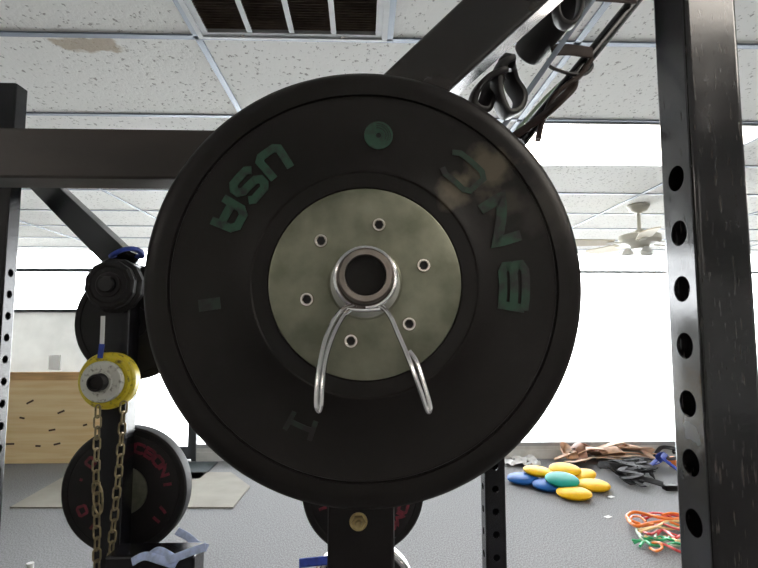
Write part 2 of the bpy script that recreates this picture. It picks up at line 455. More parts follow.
# ------------------------------------------------------------------ return vent
vx0, vx1, vy0, vy1 = -.53, .08, y0-.61, y0
vt = thing('ceiling_vent', 'square grey-white return air vent with brown fins in the ceiling', 'vent', ((vx0+vx1)/2, (vy0+vy1)/2, CEIL))
b = MB(); z0, z1 = CEIL-.014, CEIL-.0005
for a in ((vx0+.008, vy0+.008, vx1-.008, vy0+.045), (vx0+.008, vy1-.045, vx1-.008, vy1-.008), (vx0+.008, vy0+.045, vx0+.045, vy1-.045), (vx1-.045, vy0+.045, vx1-.008, vy1-.045)):
    b.box((a[0], a[1], z0), (a[2], a[3], z1))
for a in ((vx0+.02, vy0+.02, vx1-.02, vy0+.026), (vx0+.02, vy1-.026, vx1-.02, vy1-.02), (vx0+.02, vy0+.026, vx0+.026, vy1-.026), (vx1-.026, vy0+.026, vx1-.02, vy1-.026)):
    b.box((a[0], a[1], z0-.004), (a[2], a[3], z0))
b.build('frame', M['ventw'], vt)
iw = (vx1-vx0-.09)
for i in range(1, 4):
    x = vx0+.045+iw*i/4
    MB().box((x-.008, vy0+.045, CEIL-.013), (x+.008, vy1-.045, CEIL-.002)).build('divider', M['ventw'], vt)
MB().box((vx0+.045, vy0+.045, CEIL-.0015), (vx1-.045, vy1-.045, CEIL-.0005)).build('shade_sheet', M['dark'], vt)  # near-black sheet stands for the shade inside the duct
fb = MB(); k = 0
y = vy0+.05
while y < vy1-.05:
    mt = Matrix.Translation((0, y, CEIL-.007)) @ Matrix.Rotation(math.radians(-30), 4, 'X')
    fb.box((vx0+.045, -.0007, -.0055), (vx1-.045, .0007, .0055), mt); y += .0125
fb.build('fins', M['vents'], vt)
for x in (vx0+.15, vx1-.15):
    MB().lathe([(0, .003), (.004, .002), (.005, 0)], (x, vy1-.03, z0), (0, 0, -1), 12).build('screw', M['boltm'], vt)

# ================================================================== BIG PLATE AND RACK
PZ = at(365.3, 283, 0.524).z
PX = at(365.3, 283, 0.524).x
FY = 0.524     # front face of the plate

def holed_post(mb, x0, yf, z0, z1, w, pitch, hr, zh, fronts=False, sides=True, zmax=9):
    """hollow square post; round holes in its side (and front/back) faces. x0 centre, yf front face."""
    r = 0.0065; h = w/2; cy = yf+h
    def col_face(axis, sgn, holed):
        # flat face strip between the rounded corners
        def P(u, z, depth=0):
            if axis == 'x': return (x0+sgn*(h-depth), cy+u, z)
            return (x0+u, cy+sgn*(h-depth), z)
        e = h-r
        zs = []
        if not holed:
            mb.add([P(-e, z0), P(e, z0), P(e, z1), P(-e, z1)], [(0, 1, 2, 3)]); return
        ks = [k for k in range(-60, 60) if zh+k*pitch-pitch/2 > z0 and zh+k*pitch+pitch/2 < z1 and zh+k*pitch < zmax]
        za, zb = zh+ks[0]*pitch-pitch/2, zh+ks[-1]*pitch+pitch/2
        for a, b_ in ((z0, za), (zb, z1)):
            if b_-a > 1e-4: mb.add([P(-e, a), P(e, a), P(e, b_), P(-e, b_)], [(0, 1, 2, 3)])
        n = 24
        for k in ks:
            zc = zh+k*pitch; vs = []
            for q in range(n):
                a = 2*PI*q/n+PI/4; c, s_ = math.cos(a), math.sin(a)
                m_ = max(abs(c), abs(s_))
                vs.append(P(e*c/m_, zc+pitch/2*s_/m_)); vs.append(P(hr*c, zc+hr*s_)); vs.append(P(hr*c, zc+hr*s_, .003))
            fs = []
            for q in range(n):
                p = (q+1) % n
                fs += [(q*3, p*3, p*3+1, q*3+1), (q*3+1, p*3+1, p*3+2, q*3+2)]
            mb.add(vs, fs)
    col_face('x', -1, sides); col_face('x', 1, sides)
    col_face('y', -1, fronts); col_face('y', 1, fronts)
    for sx, sy in ((-1,-1), (1,-1), (1,1), (-1,1)):
        vs = []; n = 4
        for q in range(n+1):
            a = math.atan2(sy, sx) - PI/4 + PI/2*q/n
            for z in (z0, z1): vs.append((x0+sx*(h-r)+r*math.cos(a), cy+sy*(h-r)+r*math.sin(a), z))
        mb.add(vs, [(2*q, 2*q+2, 2*q+3, 2*q+1) for q in range(n)], True)
    # inner sleeve wall (dark tube inside) is just the back of the faces; caps
    mb.add([(x0-h+r, yf+r, z1), (x0+h-r, yf+r, z1), (x0+h-r, yf+w-r, z1), (x0-h+r, yf+w-r, z1)], [(0,1,2,3)])
    return mb

RW = 0.0690
rack = thing('power_rack', 'near black steel power rack with holed upright, cross beam and diagonal brace', 'power rack', (0, 0.9, 0))
NX = 0.404 + RW/2
zh = at(680, 233, .633).z
up = holed_post(MB(), NX, 0.6, 0.05, CEIL-.03, RW, 0.0717, 0.0165, zh, zmax=zh+.11).build('upright', M['post'], rack)
up['label'] = 'holed upright with scratched gloss paint'
# rear right upright, with holes on the front too
RX = 1.6*(484-365)/510 + .0318
zr = at(493, 512, 1.6).z
holed_post(MB(), RX, 1.6, 0.05, 1.75, .0636, .0672, .0105, zr, fronts=True).build('upright', M['postfar'], rack)
# centre post
MB().box((PX-.041-.002, .615, .05), (PX+.035, .691, PZ+.05)).build('post', M['cpost'], rack, bevel=.004)
# cross beam to the left
zt = at(80, 128, .635).z; zb = at(80, 178, .635).z
MB().box((-.92, .635, zb), (PX-.043, .685, zt)).build('cross_beam', M['beam'], rack, bevel=.003)
MB().box((-.99, .635, .05), (-.92, .711, CEIL-.03)).build('upright', M['beam'], rack, bevel=.003)
# diagonal brace
pc = at(423, 36+20, .65); 
A0 = at(352, 150, .662); A1 = at(514, 0, .595)
dirv = (A1-A0).normalized(); Aend = A0 + dirv*0.50
MB().sweep([A0, Aend], rrect(.060, .072, .005), up=(0, -1, 0), smooth=False).build('diagonal_brace', M['brace'], rack)
# base rails
MB().box((-.99, .60, 0), (NX+.05, .70, .05)).build('base_rail', M['beam'], rack, bevel=.003)
MB().box((NX-.04, .70, 0), (NX+.04, 1.75, .05)).build('base_rail', M['beam'], rack, bevel=.003)
# hex bolt on the post
bp_ = at(358.5, 521.5, .615)
b = MB().lathe([(0, .006), (.0075, .006), (.0085, .004), (.0085, 0)], (bp_.x, .615, bp_.z), (0, -1, 0), 6, smooth=False)
b.lathe([(.0105, .0012), (.0105, 0)], (bp_.x, .615, bp_.z), (0, -1, 0), 24)
b.lathe([(0, .009), (.0035, .009), (.0045, .006)], (bp_.x, .615, bp_.z), (0, -1, 0), 16)
b.build('hex_bolt', M['brass'], rack)
# sleeve (peg) the plate hangs on
SZ = PZ
sl = MB().lathe([(.0180, -.02), (.0180, .0), (.0185, .0015), (.0228, .0015), (.0243, .0), (.0247, -.002), (.0247, -.165), (.0180, -.165)], (PX, .447, SZ), (0, -1, 0), 64, closed=True)
sl.build('sleeve', M['steel'], rack)
b = MB().lathe([(.0178, -.003), (.0155, -.004), (.0150, -.012), (.0150, -.15), (0, -.15)], (PX, .447, SZ), (0, -1, 0), 48)
b.build('sleeve_bore', M['dark'], rack)  # near-black finish puts the bore's shade into its colour

# ---- bumper plate
dust_c = (0.17, 0.145, 0.10)
D1 = at(488, 172, FY); D2 = at(508, 200, FY); SHEEN = at(545, 210, FY); D4 = at(455, 190, FY)
M['rubber'] = rubber_mat([(tuple(D1), .028, dust_c, .6), (tuple(D2), .020, (.09, .08, .06), .45), (tuple(D4), .020, dust_c, .6), (tuple(SHEEN), .034, (.05, .046, .038), .5)], None)  # last spot paints a grey sheen on the rubber, the others are dust
pl = thing('bumper_plate', 'large black rubber bumper plate with grey metal hub and faded green lettering', 'weight plate', (0, 0, 0))
T = .052
prof = [(.1, -.003), (.1008, 0), (.116, .0), (.1175, .0012), (.120, .0012), (.122, 0), (.160, -.0008), (.196, 0), (.1985, .0006), (.1995, -.0016), (.2010, -.0016), (.2015, .0012), (.212, .0016), (.222, .0003), (.2272, -.004), (.229, -.010), (.229, -T+.01), (.226, -T+.002), (.21, -T), (.1, -T)]
MB().lathe(prof, (PX, FY, PZ), (0, -1, 0), 160, closed=True).build('rubber_disc', M['rubber'], pl)
hub = MB().lathe([(.0252, -.004), (.0252, .0012), (.0262, .0018), (.0365, .0018), (.038, .0006), (.0975, .0005), (.0995, -.0006), (.0998, -.01), (.0998, -T+.002), (.0252, -T+.002)], (PX, FY, PZ), (0, -1, 0), 96, closed=True).build('hub_plate', M['hub'], pl)
MB().lathe([(.0253, .0018), (.0265, .004), (.030, .0042), (.034, .003), (.0358, .0018)], (PX, FY, PZ), (0, -1, 0), 64, closed=True).build('collar_ring', M['hubring'], pl)
for px_, py_ in ((379, 225), (423.5, 265.5), (409, 324), (351, 341), (307, 299.5), (321, 241)):
    p = at(px_, py_, FY)
    b = MB().lathe([(.0042, -.003), (.0042, .0022), (.0050, .0030), (.0066, .0030), (.0074, .0018), (.0074, 0)], (p.x, FY, p.z), (0, -1, 0), 6*5)
    o = b.build('socket_bolt', M['boltm'], pl)
    MB().lathe([(.0045, .0012), (0, .0010)], (p.x, FY, p.z), (0, -1, 0), 6, smooth=False).build('socket_recess', M['black'], o)

# ---- lettering on discs: strokes in a unit box mapped to (angle, radius)
GL = {
 'U': [[(0.1,1),(0.1,.12),(.25,0),(.75,0),(.9,.12),(.9,1)]],
 'S': [[(.95,.85),(.8,1),(.2,1),(.05,.85),(.05,.65),(.2,.52),(.8,.48),(.95,.35),(.95,.15),(.8,0),(.2,0),(.05,.15)]],
 'A': [[(.08,0),(.08,.8),(.25,1),(.75,1),(.92,.8),(.92,0)], [(.1,.4),(.9,.4)]],
 'B': [[(.08,0),(.08,1),(.8,1),(.92,.85),(.92,.65),(.8,.52),(.15,.5)], [(.8,.5),(.92,.36),(.92,.14),(.8,0),(.05,0)]],
 'N': [[(.08,0),(.08,1),(.92,0),(.92,1)]],
 'O': [[(.2,0),(.06,.15),(.06,.85),(.2,1),(.8,1),(.94,.85),(.94,.15),(.8,0),(.2,0)]],
 'C': [[(.95,.85),(.8,1),(.2,1),(.06,.85),(.06,.15),(.2,0),(.8,0),(.95,.15)]],
 'H': [[(.08,0),(.08,1)], [(.92,0),(.92,1)], [(.1,.5),(.9,.5)]],
 'M': [[(.05,0),(.05,1),(.5,.35),(.95,1),(.95,0)]],
 'I': [[(.5,0),(.5,1)]],
 'R': [[(.08,0),(.08,1),(.8,1),(.92,.85),(.92,.65),(.8,.52),(.1,.5)], [(.55,.5),(.95,0)]],
 '/': [[(.15,0),(.85,1)]],
 '.': [[(.35,.5),(.65,.5)]],
}
def glyph(mb, ch, cx, cz, yface, r_mid, ang, wid, hgt, th, outward):
    """ang degrees in the picture plane (ccw from +x). outward: letter tops away from the centre."""
    def mp(u, v):
        du = (u-.5)*wid/r_mid
        if outward: a = math.radians(ang) - du; r = r_mid+(v-.5)*hgt
        else: a = math.radians(ang) + du; r = r_mid-(v-.5)*hgt
        return Vector((cx+r*math.cos(a), yface, cz+r*math.sin(a)))
    for st in GL[ch]:
        pts = []
        for (a, b_) in zip(st[:-1], st[1:]):
            for j in range(4): pts.append((a[0]+(b_[0]-a[0])*j/4, a[1]+(b_[1]-a[1])*j/4))
        pts.append(st[-1])
        P = [mp(*p) for p in pts]
        n = len(P); L = []; Rr = []
        for k_ in range(n):
            d0 = (P[k_]-P[max(k_-1, 0)]); d1_ = (P[min(k_+1, n-1)]-P[k_])
            if d0.length < 1e-9: d0 = d1_
            if d1_.length < 1e-9: d1_ = d0
            d0 = d0.normalized(); d1_ = d1_.normalized()
            n0 = Vector((-d0.z, 0, d0.x)); n1_ = Vector((-d1_.z, 0, d1_.x))
            m_ = (n0+n1_).normalized(); k2 = min(1.5, 1/max(.3, m_.dot(n0)))
            L.append(P[k_]-m_*k2*th/2); Rr.append(P[k_]+m_*k2*th/2)
        lift = .00035+.00012*GL[ch].index(st)
        vs = []
        for a2, b2 in zip(L, Rr): vs += [a2+Vector((0, .0003, 0)), b2+Vector((0, .0003, 0)), b2+Vector((0, -lift, 0)), a2+Vector((0, -lift, 0))]
        fs = []
        for k_ in range(n-1):
            o_ = k_*4
            for q_ in range(4): fs.append((o_+q_, o_+(q_+1) % 4, o_+4+(q_+1) % 4, o_+4+q_))
        fs += [(3, 2, 1, 0), (n*4-4, n*4-3, n*4-2, n*4-1)]
        mb.add(vs, fs)
def letters(parent, m, items):
    for it in items:
        b = MB(); glyph(b, *it); b.build('letter', m, parent)
letters(pl, M['green'], [(ch, PX, PZ, FY-.0004, .158, a, .029, .027, .0085, False) for ch, a in (('U', 127), ('S', 140), ('A', 153.5))])
letters(pl, M['green2'], [('B', PX, PZ, FY-.0004, .155, -1, .052, .024, .0085, False), ('N', PX, PZ, FY-.0004, .157, 25, .050, .027, .011, False),
  ('C', PX, PZ, FY-.0004, .157, 49, .046, .028, .006, False), ]); letters(pl, M['green3'], [('I', PX, PZ, FY-.0004, .160, 188, .03, .022, .012, False), ('H', PX, PZ, FY-.0004, .158, 246, .03, .02, .005, False)])
lp = at(378.5, 135.5, FY)
b = MB().lathe([(.0028, .0002), (.0028, .0011), (.0150, .0011), (.0152, .0002)], (lp.x, FY, lp.z), (0, -1, 0), 40, closed=True)
for dx, dz, ra, a0, a1 in ((0,0,.0128,-40,70), (.001,0,.0105,-60,60), (0,0,.008,-50,70)):
    pass
em = b.build('emblem', M['green'], pl)
b = MB()
for ra, a0, a1 in ((.0135, -20, 95), (.0112, -30, 100), (.0088, -30, 100)):
    pts = [Vector((lp.x-.001+ra*math.cos(math.radians(a0+(a1-a0)*j/16)), FY-.0014, lp.z-.001+ra*math.sin(math.radians(a0+(a1-a0)*j/16)))) for j in range(17)]
    b.sweep(pts, [(-.0001, -.0004), (-.0001, .0004), (.0003, .0004), (.0003, -.0004)], up=(0, -1, 0), smooth=False)
b.build('emblem_lines', M['black'], em)

# ---- spring clip
clip = thing('spring_clip', 'chrome wire spring clip squeezed around the bar sleeve with two prongs hanging', 'spring clip', (PX, .47, SZ-.03))
c = []
for j in range(0, 3*40+1):
    a = -PI/2 + 2*PI*j/40
    c.append((PX+.0276*math.cos(a), .466+.0052*j/40+.001, SZ+.0276*math.sin(a)))
MB().tube(c, .0026, 10).build('coil', M['chrome'], clip)
def clip_path(pts): return smooth_path([at(x, y, Y) for x, y, Y in pts], 6)
MB().tube(clip_path([(352, 306, .470), (343, 309, .466), (334, 320, .462), (326, 338, .458), (321, 358, .455), (317.5, 382, .452), (316.5, 404, .450), (319, 411, .450), (321.5, 405, .450), (322.5, 384, .452), (325.5, 360, .455), (331, 341, .458), (338, 325, .462), (346, 313, .466), (356, 307.5, .470)]), .0023, 10).build('prong', M['chrome'], clip)
MB().tube(clip_path([(374, 306, .470), (383, 308, .466), (391, 318, .462), (398, 334, .458), (405, 350, .455), (412, 368, .452), (421, 393, .450), (427.5, 411, .450), (430, 407, .450), (425, 388, .452), (417, 363, .455), (409, 351, .457)]), .0023, 10).build('prong', M['chrome'], clip)
MB().tube(clip_path([(346, 308.5, .468), (364, 310, .467), (383, 308.5, .468)]), .0023, 10).build('bridge_wire', M['chrome'], clip)

# ================================================================== stuff hanging at upper right
def obj1(mb, name, m, label, cat, group=None, bevel=0):
    o = mb.build(name, m, bevel=bevel); return tag(o, label, cat, group)
# pale steel rail behind the brace
r0, r1 = at(488, 148, .80), at(604, -16, .80)
obj1(MB().sweep([r0, r1], rrect(.009, .009, .002), up=(0, -1, 0), smooth=False), 'steel_rail', M['grid'], 'thin pale blue-grey steel rail running diagonally behind the foam roll', 'rail')
p0, p1 = at(525, 57, .88), at(584, -18, .76)
fo = thing('foam_roll', 'thick black foam grip roll hanging diagonally beside the brace', 'foam roll', tuple(p0))
MB().lathe([(.006, 0), (.020, .001), (.026, .005), (.0285, .012), (.0285, (p1-p0).length-.003), (.024, (p1-p0).length), (.006, (p1-p0).length)], p0, (p1-p0), 40, closed=True).build('grip', M['foam'], fo)
ring = [p0 + Vector((.006*math.cos(a), -.004, -.006+.006*math.sin(a)))+Vector((.012, -.02, -.006)) for a in [2*PI*i/20 for i in range(20)]]
MB().tube(ring, .0012, 8, closed=True).build('end_ring', M['chrome'], fo)
# long glossy rod
q0, q1 = at(520, 142, .88), at(661, -32, .88)
obj1(MB().tube([q0, q0.lerp(q1, .5), q1], .0115, 20), 'steel_rod', M['postfar'], 'long glossy dark rod sloping across the ceiling at upper right', 'rod')
q0b, q1b = at(505, 140, .94), at(568, 78, .94)
obj1(MB().tube([at(514, 134, .93), at(545, 98, .93), at(566, 78, .93)], .0032, 10), 'thin_cable', M['greyg'], 'thin grey-green tube running beside the glossy rod', 'tube')
def ribbon(pts, w, t, m, name, label, cat, group=None, up=(0, -1, 0), n=8, closed=False):
    return obj1(MB().sweep(smooth_path(pts, n, closed), rrect(t, w, t*.45, 2), closed, up=up), name, m, label, cat, group)
# black band loops looped through at the plate's top edge
for (pts, lab) in (([(507, 60), (498, 72), (497, 92), (505, 113), (516, 111), (520, 98), (512, 84), (509, 70)], 'black rubber band loop hanging nearest the foam roll end'),
                   ([(500, 72), (488, 78), (477, 90), (473, 104), (482, 110), (487, 100), (492, 86), (500, 76)], 'black rubber band loop hanging beside the plate edge and brace')):
    P = [at(x, y, .74+.004*i) for i, (x, y) in enumerate(pts)]
    obj1(MB().sweep(smooth_path(P, 8, True), rrect(.010, .030, .003, 2), True), 'band_loop', M['band'], lab, 'resistance band', 'black band loops by the brace')
P = [at(x, y, .70) for x, y in ((560, -8), (556, 8), (560, 22), (571, 25), (579, 12), (581, -8))]
obj1(MB().sweep(smooth_path(P, 8), rrect(.008, .020, .003, 2)), 'band_loop', M['band'], 'black rubber band loop slung under the upper end of the foam roll', 'resistance band')
# dark strap from roll to rod
ribbon([at(552, 50, .84), at(570, 50, .85), at(592, 53, .86)], .021, .005, M['bandbrown'], 'rubber_strap', 'wide brown-black rubber strap stretched from foam roll to rod', 'rubber strap')
ribbon([at(550, 1, .82), at(590, -1, .83), at(636, 2, .86)], .008, .003, M['bandbrown'], 'rubber_strap', 'narrow dark strap at the very top of the rod', 'rubber strap')
obj1(MB().tube(smooth_path([at(547, 64, .84), at(552, 68, .85), at(560, 71, .855), at(572, 74, .86), at(585, 74, .862), at(592, 67, .864), at(590, 60, .868)], 6), .0032, 10,
     scale=None), 'elastic_loop', M['band'], 'thin black cord looped from the foam roll around the rod', 'cord')
# knotted bands around the rod's lower end
obj1(MB().sweep(smooth_path([at(591, 60, .865), at(580, 76, .865), at(566, 86, .86), at(553, 98, .86), at(546, 112, .86), at(541, 125, .86), at(538, 140, .86)], 8), rrect(.009, .017, .004, 3)), 'knotted_band', M['bandbrown'], 'brown-black band twisted around the rod with its tail hanging', 'resistance band')
obj1(MB().sweep(smooth_path([at(574, 76, .875), at(572, 88, .86), at(562, 99, .845), at(548, 112, .85), at(532, 124, .86), at(514, 136, .87)], 8), rrect(.008, .018, .004, 3)), 'knotted_band', M['bandbrown'], 'brown-black band running down the rod towards the plate edge', 'resistance band')

# ================================================================== small plates
def pos(px, py, Y): p = at(px, py, Y); return p.x, p.z
def small_plate(label, x, z, yf, R, T_, hubr, m=M['rubber_b'], hubm=M['hub'], text=None, group=None, name='bumper_plate', rimm=None):
    t = thing(name, label, 'weight plate', (0, 0, 0), group)
    MB().lathe([(hubr, -.002), (hubr+.001, 0), (R*.86, 0), (R*.875, -.0015), (R*.89, .001), (R-.006, .0005), (R-.001, -.004), (R, -.01), (R, -T_+.008), (R-.006, -T_), (hubr, -T_)], (x, yf, z), (0, -1, 0), 96, closed=True).build('rubber_disc', m, t)
    MB().lathe([(.0255, 0.001), (hubr-.001, 0.001), (hubr-.0005, -.002), (hubr-.0005, -T_+.002), (.0255, -T_+.002)], (x, yf, z), (0, -1, 0), 48, closed=True).build('hub_plate', hubm, t)
    if text:
        letters(t, M['red'], [(ch, x, z, yf-.0003, R*.70, a, w*R*.17, R*.13, R*.045, True) for ch, a, w in text])
    return t
TREEX = -.714
# left group ------------------------------------------------------------
lr = thing('plate_tree', 'dark steel plate post with diagonal brace at left, behind the yellow plate', 'plate post', (TREEX, 1.54, 0))
lpx = TREEX
ptop = at(118, 262, 1.5).z
MB().box((lpx-.035, 1.5, .05), (lpx+.035, 1.572, ptop)).build('post', M['postfar'], lr, bevel=.004)
E0 = at(124, 262, 1.55); E1 = at(36, 176, 1.9)
MB().sweep([E0, E1], rrect(.07, .075, .004), up=(0, -1, 0), smooth=False).build('diagonal_brace', M['postfar'], lr)
MB().box((lpx-.04, 1.3, 0), (lpx+.04, 2.2, .05)).build('base_rail', M['postfar'], lr, bevel=.003)
LX = -1.7*354/510 - .0318
lz = at(6, 316, 1.74).z
ru = thing('rack_upright', 'tall glossy black holed upright at the left edge', 'rack upright', (LX, 1.73, 0))
ztop = at(20, 83, 1.7).z
holed_post(MB(), LX, 1.7, .012, min(ztop, CEIL-.03), .0636, .0717, .0135, lz, zmax=at(6, 264, 1.73).z).build('post', M['postfar'], ru)
MB().box((LX-.08, 1.65, 0), (LX+.08, 1.82, .012)).build('foot_plate', M['postfar'], ru)
# pegs
x1, z1 = pos(104, 284, 1.425); x1 = lpx
x2, z2 = pos(101, 383, 1.40); x2 = lpx
zlow = at(126, 491, 1.59).z
MB().lathe([(0, 0), (.020, 0), (.0235, -.004), (.0235, -.14)], (lpx, 1.425, z1), (0, -1, 0), 32).build('peg', M['postfar'], lr)
MB().lathe([(.017, -.01), (.018, 0), (.022, 0), (.0235, -.003), (.0235, -.14)], (lpx, 1.395, z2), (0, -1, 0), 32).build('peg', M['steelin'], lr)
zdisc = at(130, 322, 1.58).z
MB().lathe([(0, .0), (.0235, 0), (.0235, -.14), (0, -.14)], (lpx, 1.576, zdisc), (0, -1, 0), 24).build('peg', M['postfar'], lr)
MB().lathe([(0, .0), (.0235, 0), (.0235, -.16), (0, -.16)], (lpx, 1.576, zlow), (0, -1, 0), 24).build('peg', M['postfar'], lr)
# dodecagonal rubber plates on the upper front peg
def dodeca(label, yf, R, T_):
    t = thing('grip_plate', label, 'weight plate', (0, 0, 0), 'twelve-sided rubber plates on the upper peg')
    MB().lathe([(.036, .001), (R*.72, .001), (R*.78, .004), (R*.9, .004), (R, -.004), (R, -T_), (.036, -T_)], (lpx, yf, z1), (0, -1, 0), 12, closed=True, smooth=False, rot=.2).build('rubber_body', M['rubber_b'], t)
    MB().lathe([(.0238, .006), (.033, .006), (.0358, .002), (.0358, -T_), (.0238, -T_)], (lpx, yf, z1), (0, -1, 0), 32, closed=True).build('hub_ring', M['foam'], t)
dodeca('small twelve-sided black rubber plate, front one on the upper left peg', 1.445, .070, .024)
dodeca('slightly larger twelve-sided black rubber plate, back one on the upper left peg', 1.472, .080, .026)
# yellow change plates on the lower front peg
yp = thing('change_plate', 'yellow plate behind a white one on the left peg, chain draped under it', 'weight plate', (0, 0, 0))
MB().lathe([(.0240, .0), (.060, 0), (.066, .001), (.070, -.003), (.070, -.006), (.075, -.008), (.079, -.014), (.079, -.022), (.077, -.028), (.077, -.05), (.0240, -.05)], (lpx, 1.445, z2), (0, -1, 0), 64, closed=True).build('disc', M['yellow'], yp)
wp = thing('change_plate', 'small scuffed white plate in front of the yellow one on the left peg', 'weight plate', (0, 0, 0))
MB().lathe([(.0240, .003), (.030, .004), (.033, 0), (.050, 0), (.054, -.001), (.056, -.004), (.056, -.02), (.0240, -.02)], (lpx, 1.424, z2), (0, -1, 0), 64, closed=True).build('disc', M['white'], wp)
# iron plate behind post, and bumper with red lettering below
small_plate('black plate behind the left post, just below the twelve-sided plates', lpx, zdisc, 1.60, .178, .03, .05, hubm=M['rubber_b'])
RT = [('H', 86, 1), ('C', 71, 1), ('B', 56, 1), ('O', 41, 1), ('N', 26, 1), ('I', 8, .4), ('I', 320, 1), ('/', 335, .5), ('O', 140, .8), ('.', 165, .8), ('O', 205, .9), ('C', 250, 1), ('N', 235, 1)]
small_plate('black bumper plate with faded red lettering behind the hanging chain', lpx, zlow, 1.59, .186, .055, .070, text=RT)
# thin white tag and blue wraps
tg = thing('safety_pin', 'thin white strap end with blue tip hanging under the twelve-sided plates', 'strap', (0, 0, 0))
ta, tb = at(103, 316, 1.44), at(102, 344, 1.44)
MB().sweep([ta, tb], rrect(.003, .012, .001, 2), up=(0, -1, 0), smooth=False).build('strap_body', M['whitep'], tg)
MB().sweep([tb, at(100, 358, 1.44)], rrect(.005, .014, .001, 2), up=(0, -1, 0), smooth=False).build('tip', M['blue'], tg)
ct = at(128, 254, 1.53)
bl = [ct + Vector((.038*math.cos(a), -.05*math.sin(a)-.005, .006*math.cos(a)+.006*math.sin(2*a))) for a in [2*PI*i/28 for i in range(28)]]
obj1(MB().sweep(bl, rrect(.012, .018, .004, 2), True), 'strap_wrap', M['blue'], 'blue strap wrapped around the left diagonal brace above the plates', 'strap')

# ---- chain
chain = thing('steel_chain', 'tarnished steel chain hanging in two strands below the yellow plate', 'chain', (lpx, 1.42, z2-.08))
def link_path(L=.0085, r=.0085):
    pts = []
    for i in range(9): a = -PI/2+PI*i/8+PI/2; pts.append(Vector((r*math.cos(a), 0, L+r*math.sin(a))))
    for i in range(9): a = PI+PI*i/8; pts.append(Vector((r*math.cos(a), 0, -L+r*math.sin(a))))
    return pts
lk = MB().tube(link_path(), .0026, 8, closed=True)
proto = lk.build('link', M['chain'], chain)
proto.matrix_parent_inverse = Matrix.Identity(4)
strand = []
def add_strand(pts):
    P = [Vector(p) for p in pts]; pitch = .0284
    seg = [(b_-a).length for a, b_ in zip(P[:-1], P[1:])]; tot = sum(seg); d = pitch/2
    while d < tot:
        q = d; i = 0
        while q > seg[i]: q -= seg[i]; i += 1
        strand.append((P[i].lerp(P[i+1], q/seg[i]), (P[i+1]-P[i]).normalized())); d += pitch
add_strand([at(98, 406, 1.425), at(96, 470, 1.42), at(97, 540, 1.415), at(96, 620, 1.41)])
n1 = len(strand)
add_strand([at(124, 402, 1.44), at(119, 470, 1.44), at(112, 540, 1.44), at(107, 620, 1.44)])
for i, (p, t) in enumerate(strand):
    o = proto if i == 0 else proto.copy()
    if i: COL.objects.link(o)
    o.parent = chain
    q = Vector((0, 0, 1)).rotation_difference(-t)
    ang = (0.25 if i % 2 else 1.45) + random.uniform(-.2, .2)
    o.rotation_mode = 'QUATERNION'
    from mathutils import Quaternion
    o.rotation_quaternion = q @ Quaternion((0, 0, 1), ang)
    o.location = p - chain.location
# carabiner
cp = [at(x, y, 1.40) for x, y in ((97, 484), (94, 490), (93.5, 500), (95.5, 510), (99, 514), (102, 510), (102.5, 498), (101, 488))]
obj1(MB().tube(smooth_path(cp, 5, True), .0028, 8, closed=True), 'carabiner', M['chain'], 'steel snap hook clipped into the left strand of chain', 'snap hook')

# ---- second column right behind the centre post, seen below the plate
bt = thing('plate_tree', 'rear black plate post standing directly behind the near centre post', 'plate post', (0, 1.7, 0))
MB().box((-.035, 1.6, .05), (.035, 1.67, 1.25)).build('post', M['postfar'], bt, bevel=.004)
MB().box((-.05, 1.35, 0), (.05, 1.9, .05)).build('base_rail', M['postfar'], bt, bevel=.003)
zm = at(363, 486, 1.6).z
MB().lathe([(0, 0), (.0235, 0), (.0235, -.12), (0, -.12)], (0, 1.48, zm), (0, -1, 0), 24).build('peg', M['postfar'], bt)
small_plate('black bumper plate with red lettering seen just below the big plate', 0, zm, 1.535, .178, .045, .06, text=[('O', -20, 1), ('M', -36, 1), ('C', -52, 1), ('I', 200, 1), ('N', 4, 1)])
zm2 = at(360, 592, 1.6).z
MB().lathe([(0, 0), (.0235, 0), (.0235, -.12), (0, -.12)], (0, 1.48, zm2), (0, -1, 0), 24).build('peg', M['postfar'], bt)
t = thing('lit_rim_plate', 'plate with its lit rim done as a chrome ring at the bottom edge behind the centre post', 'weight plate', (0, 0, 0))
MB().lathe([(.145, 0), (.150, .004), (.158, .004), (.162, -.002), (.162, -.045), (.145, -.045)], (0, 1.54, zm2), (0, -1, 0), 96, closed=True).build('rim', M['chrome'], t)  # light along the plate's rim put in as a pale chrome band
MB().lathe([(.0242, .0), (.1448, -.002), (.1448, -.04), (.0242, -.04)], (0, 1.54, zm2), (0, -1, 0), 64, closed=True).build('disc', M['rubber_b'], t)
bq = at(313, 562, 1.3)
obj1(MB().sweep([at(300, 563, 1.3), at(330, 560, 1.3)], rrect(.03, .02, .004), up=(0, -1, .4), smooth=False), 'blue_lever', M['blue'], 'blue flat lever poking out left of the centre post at the bottom', 'lever')

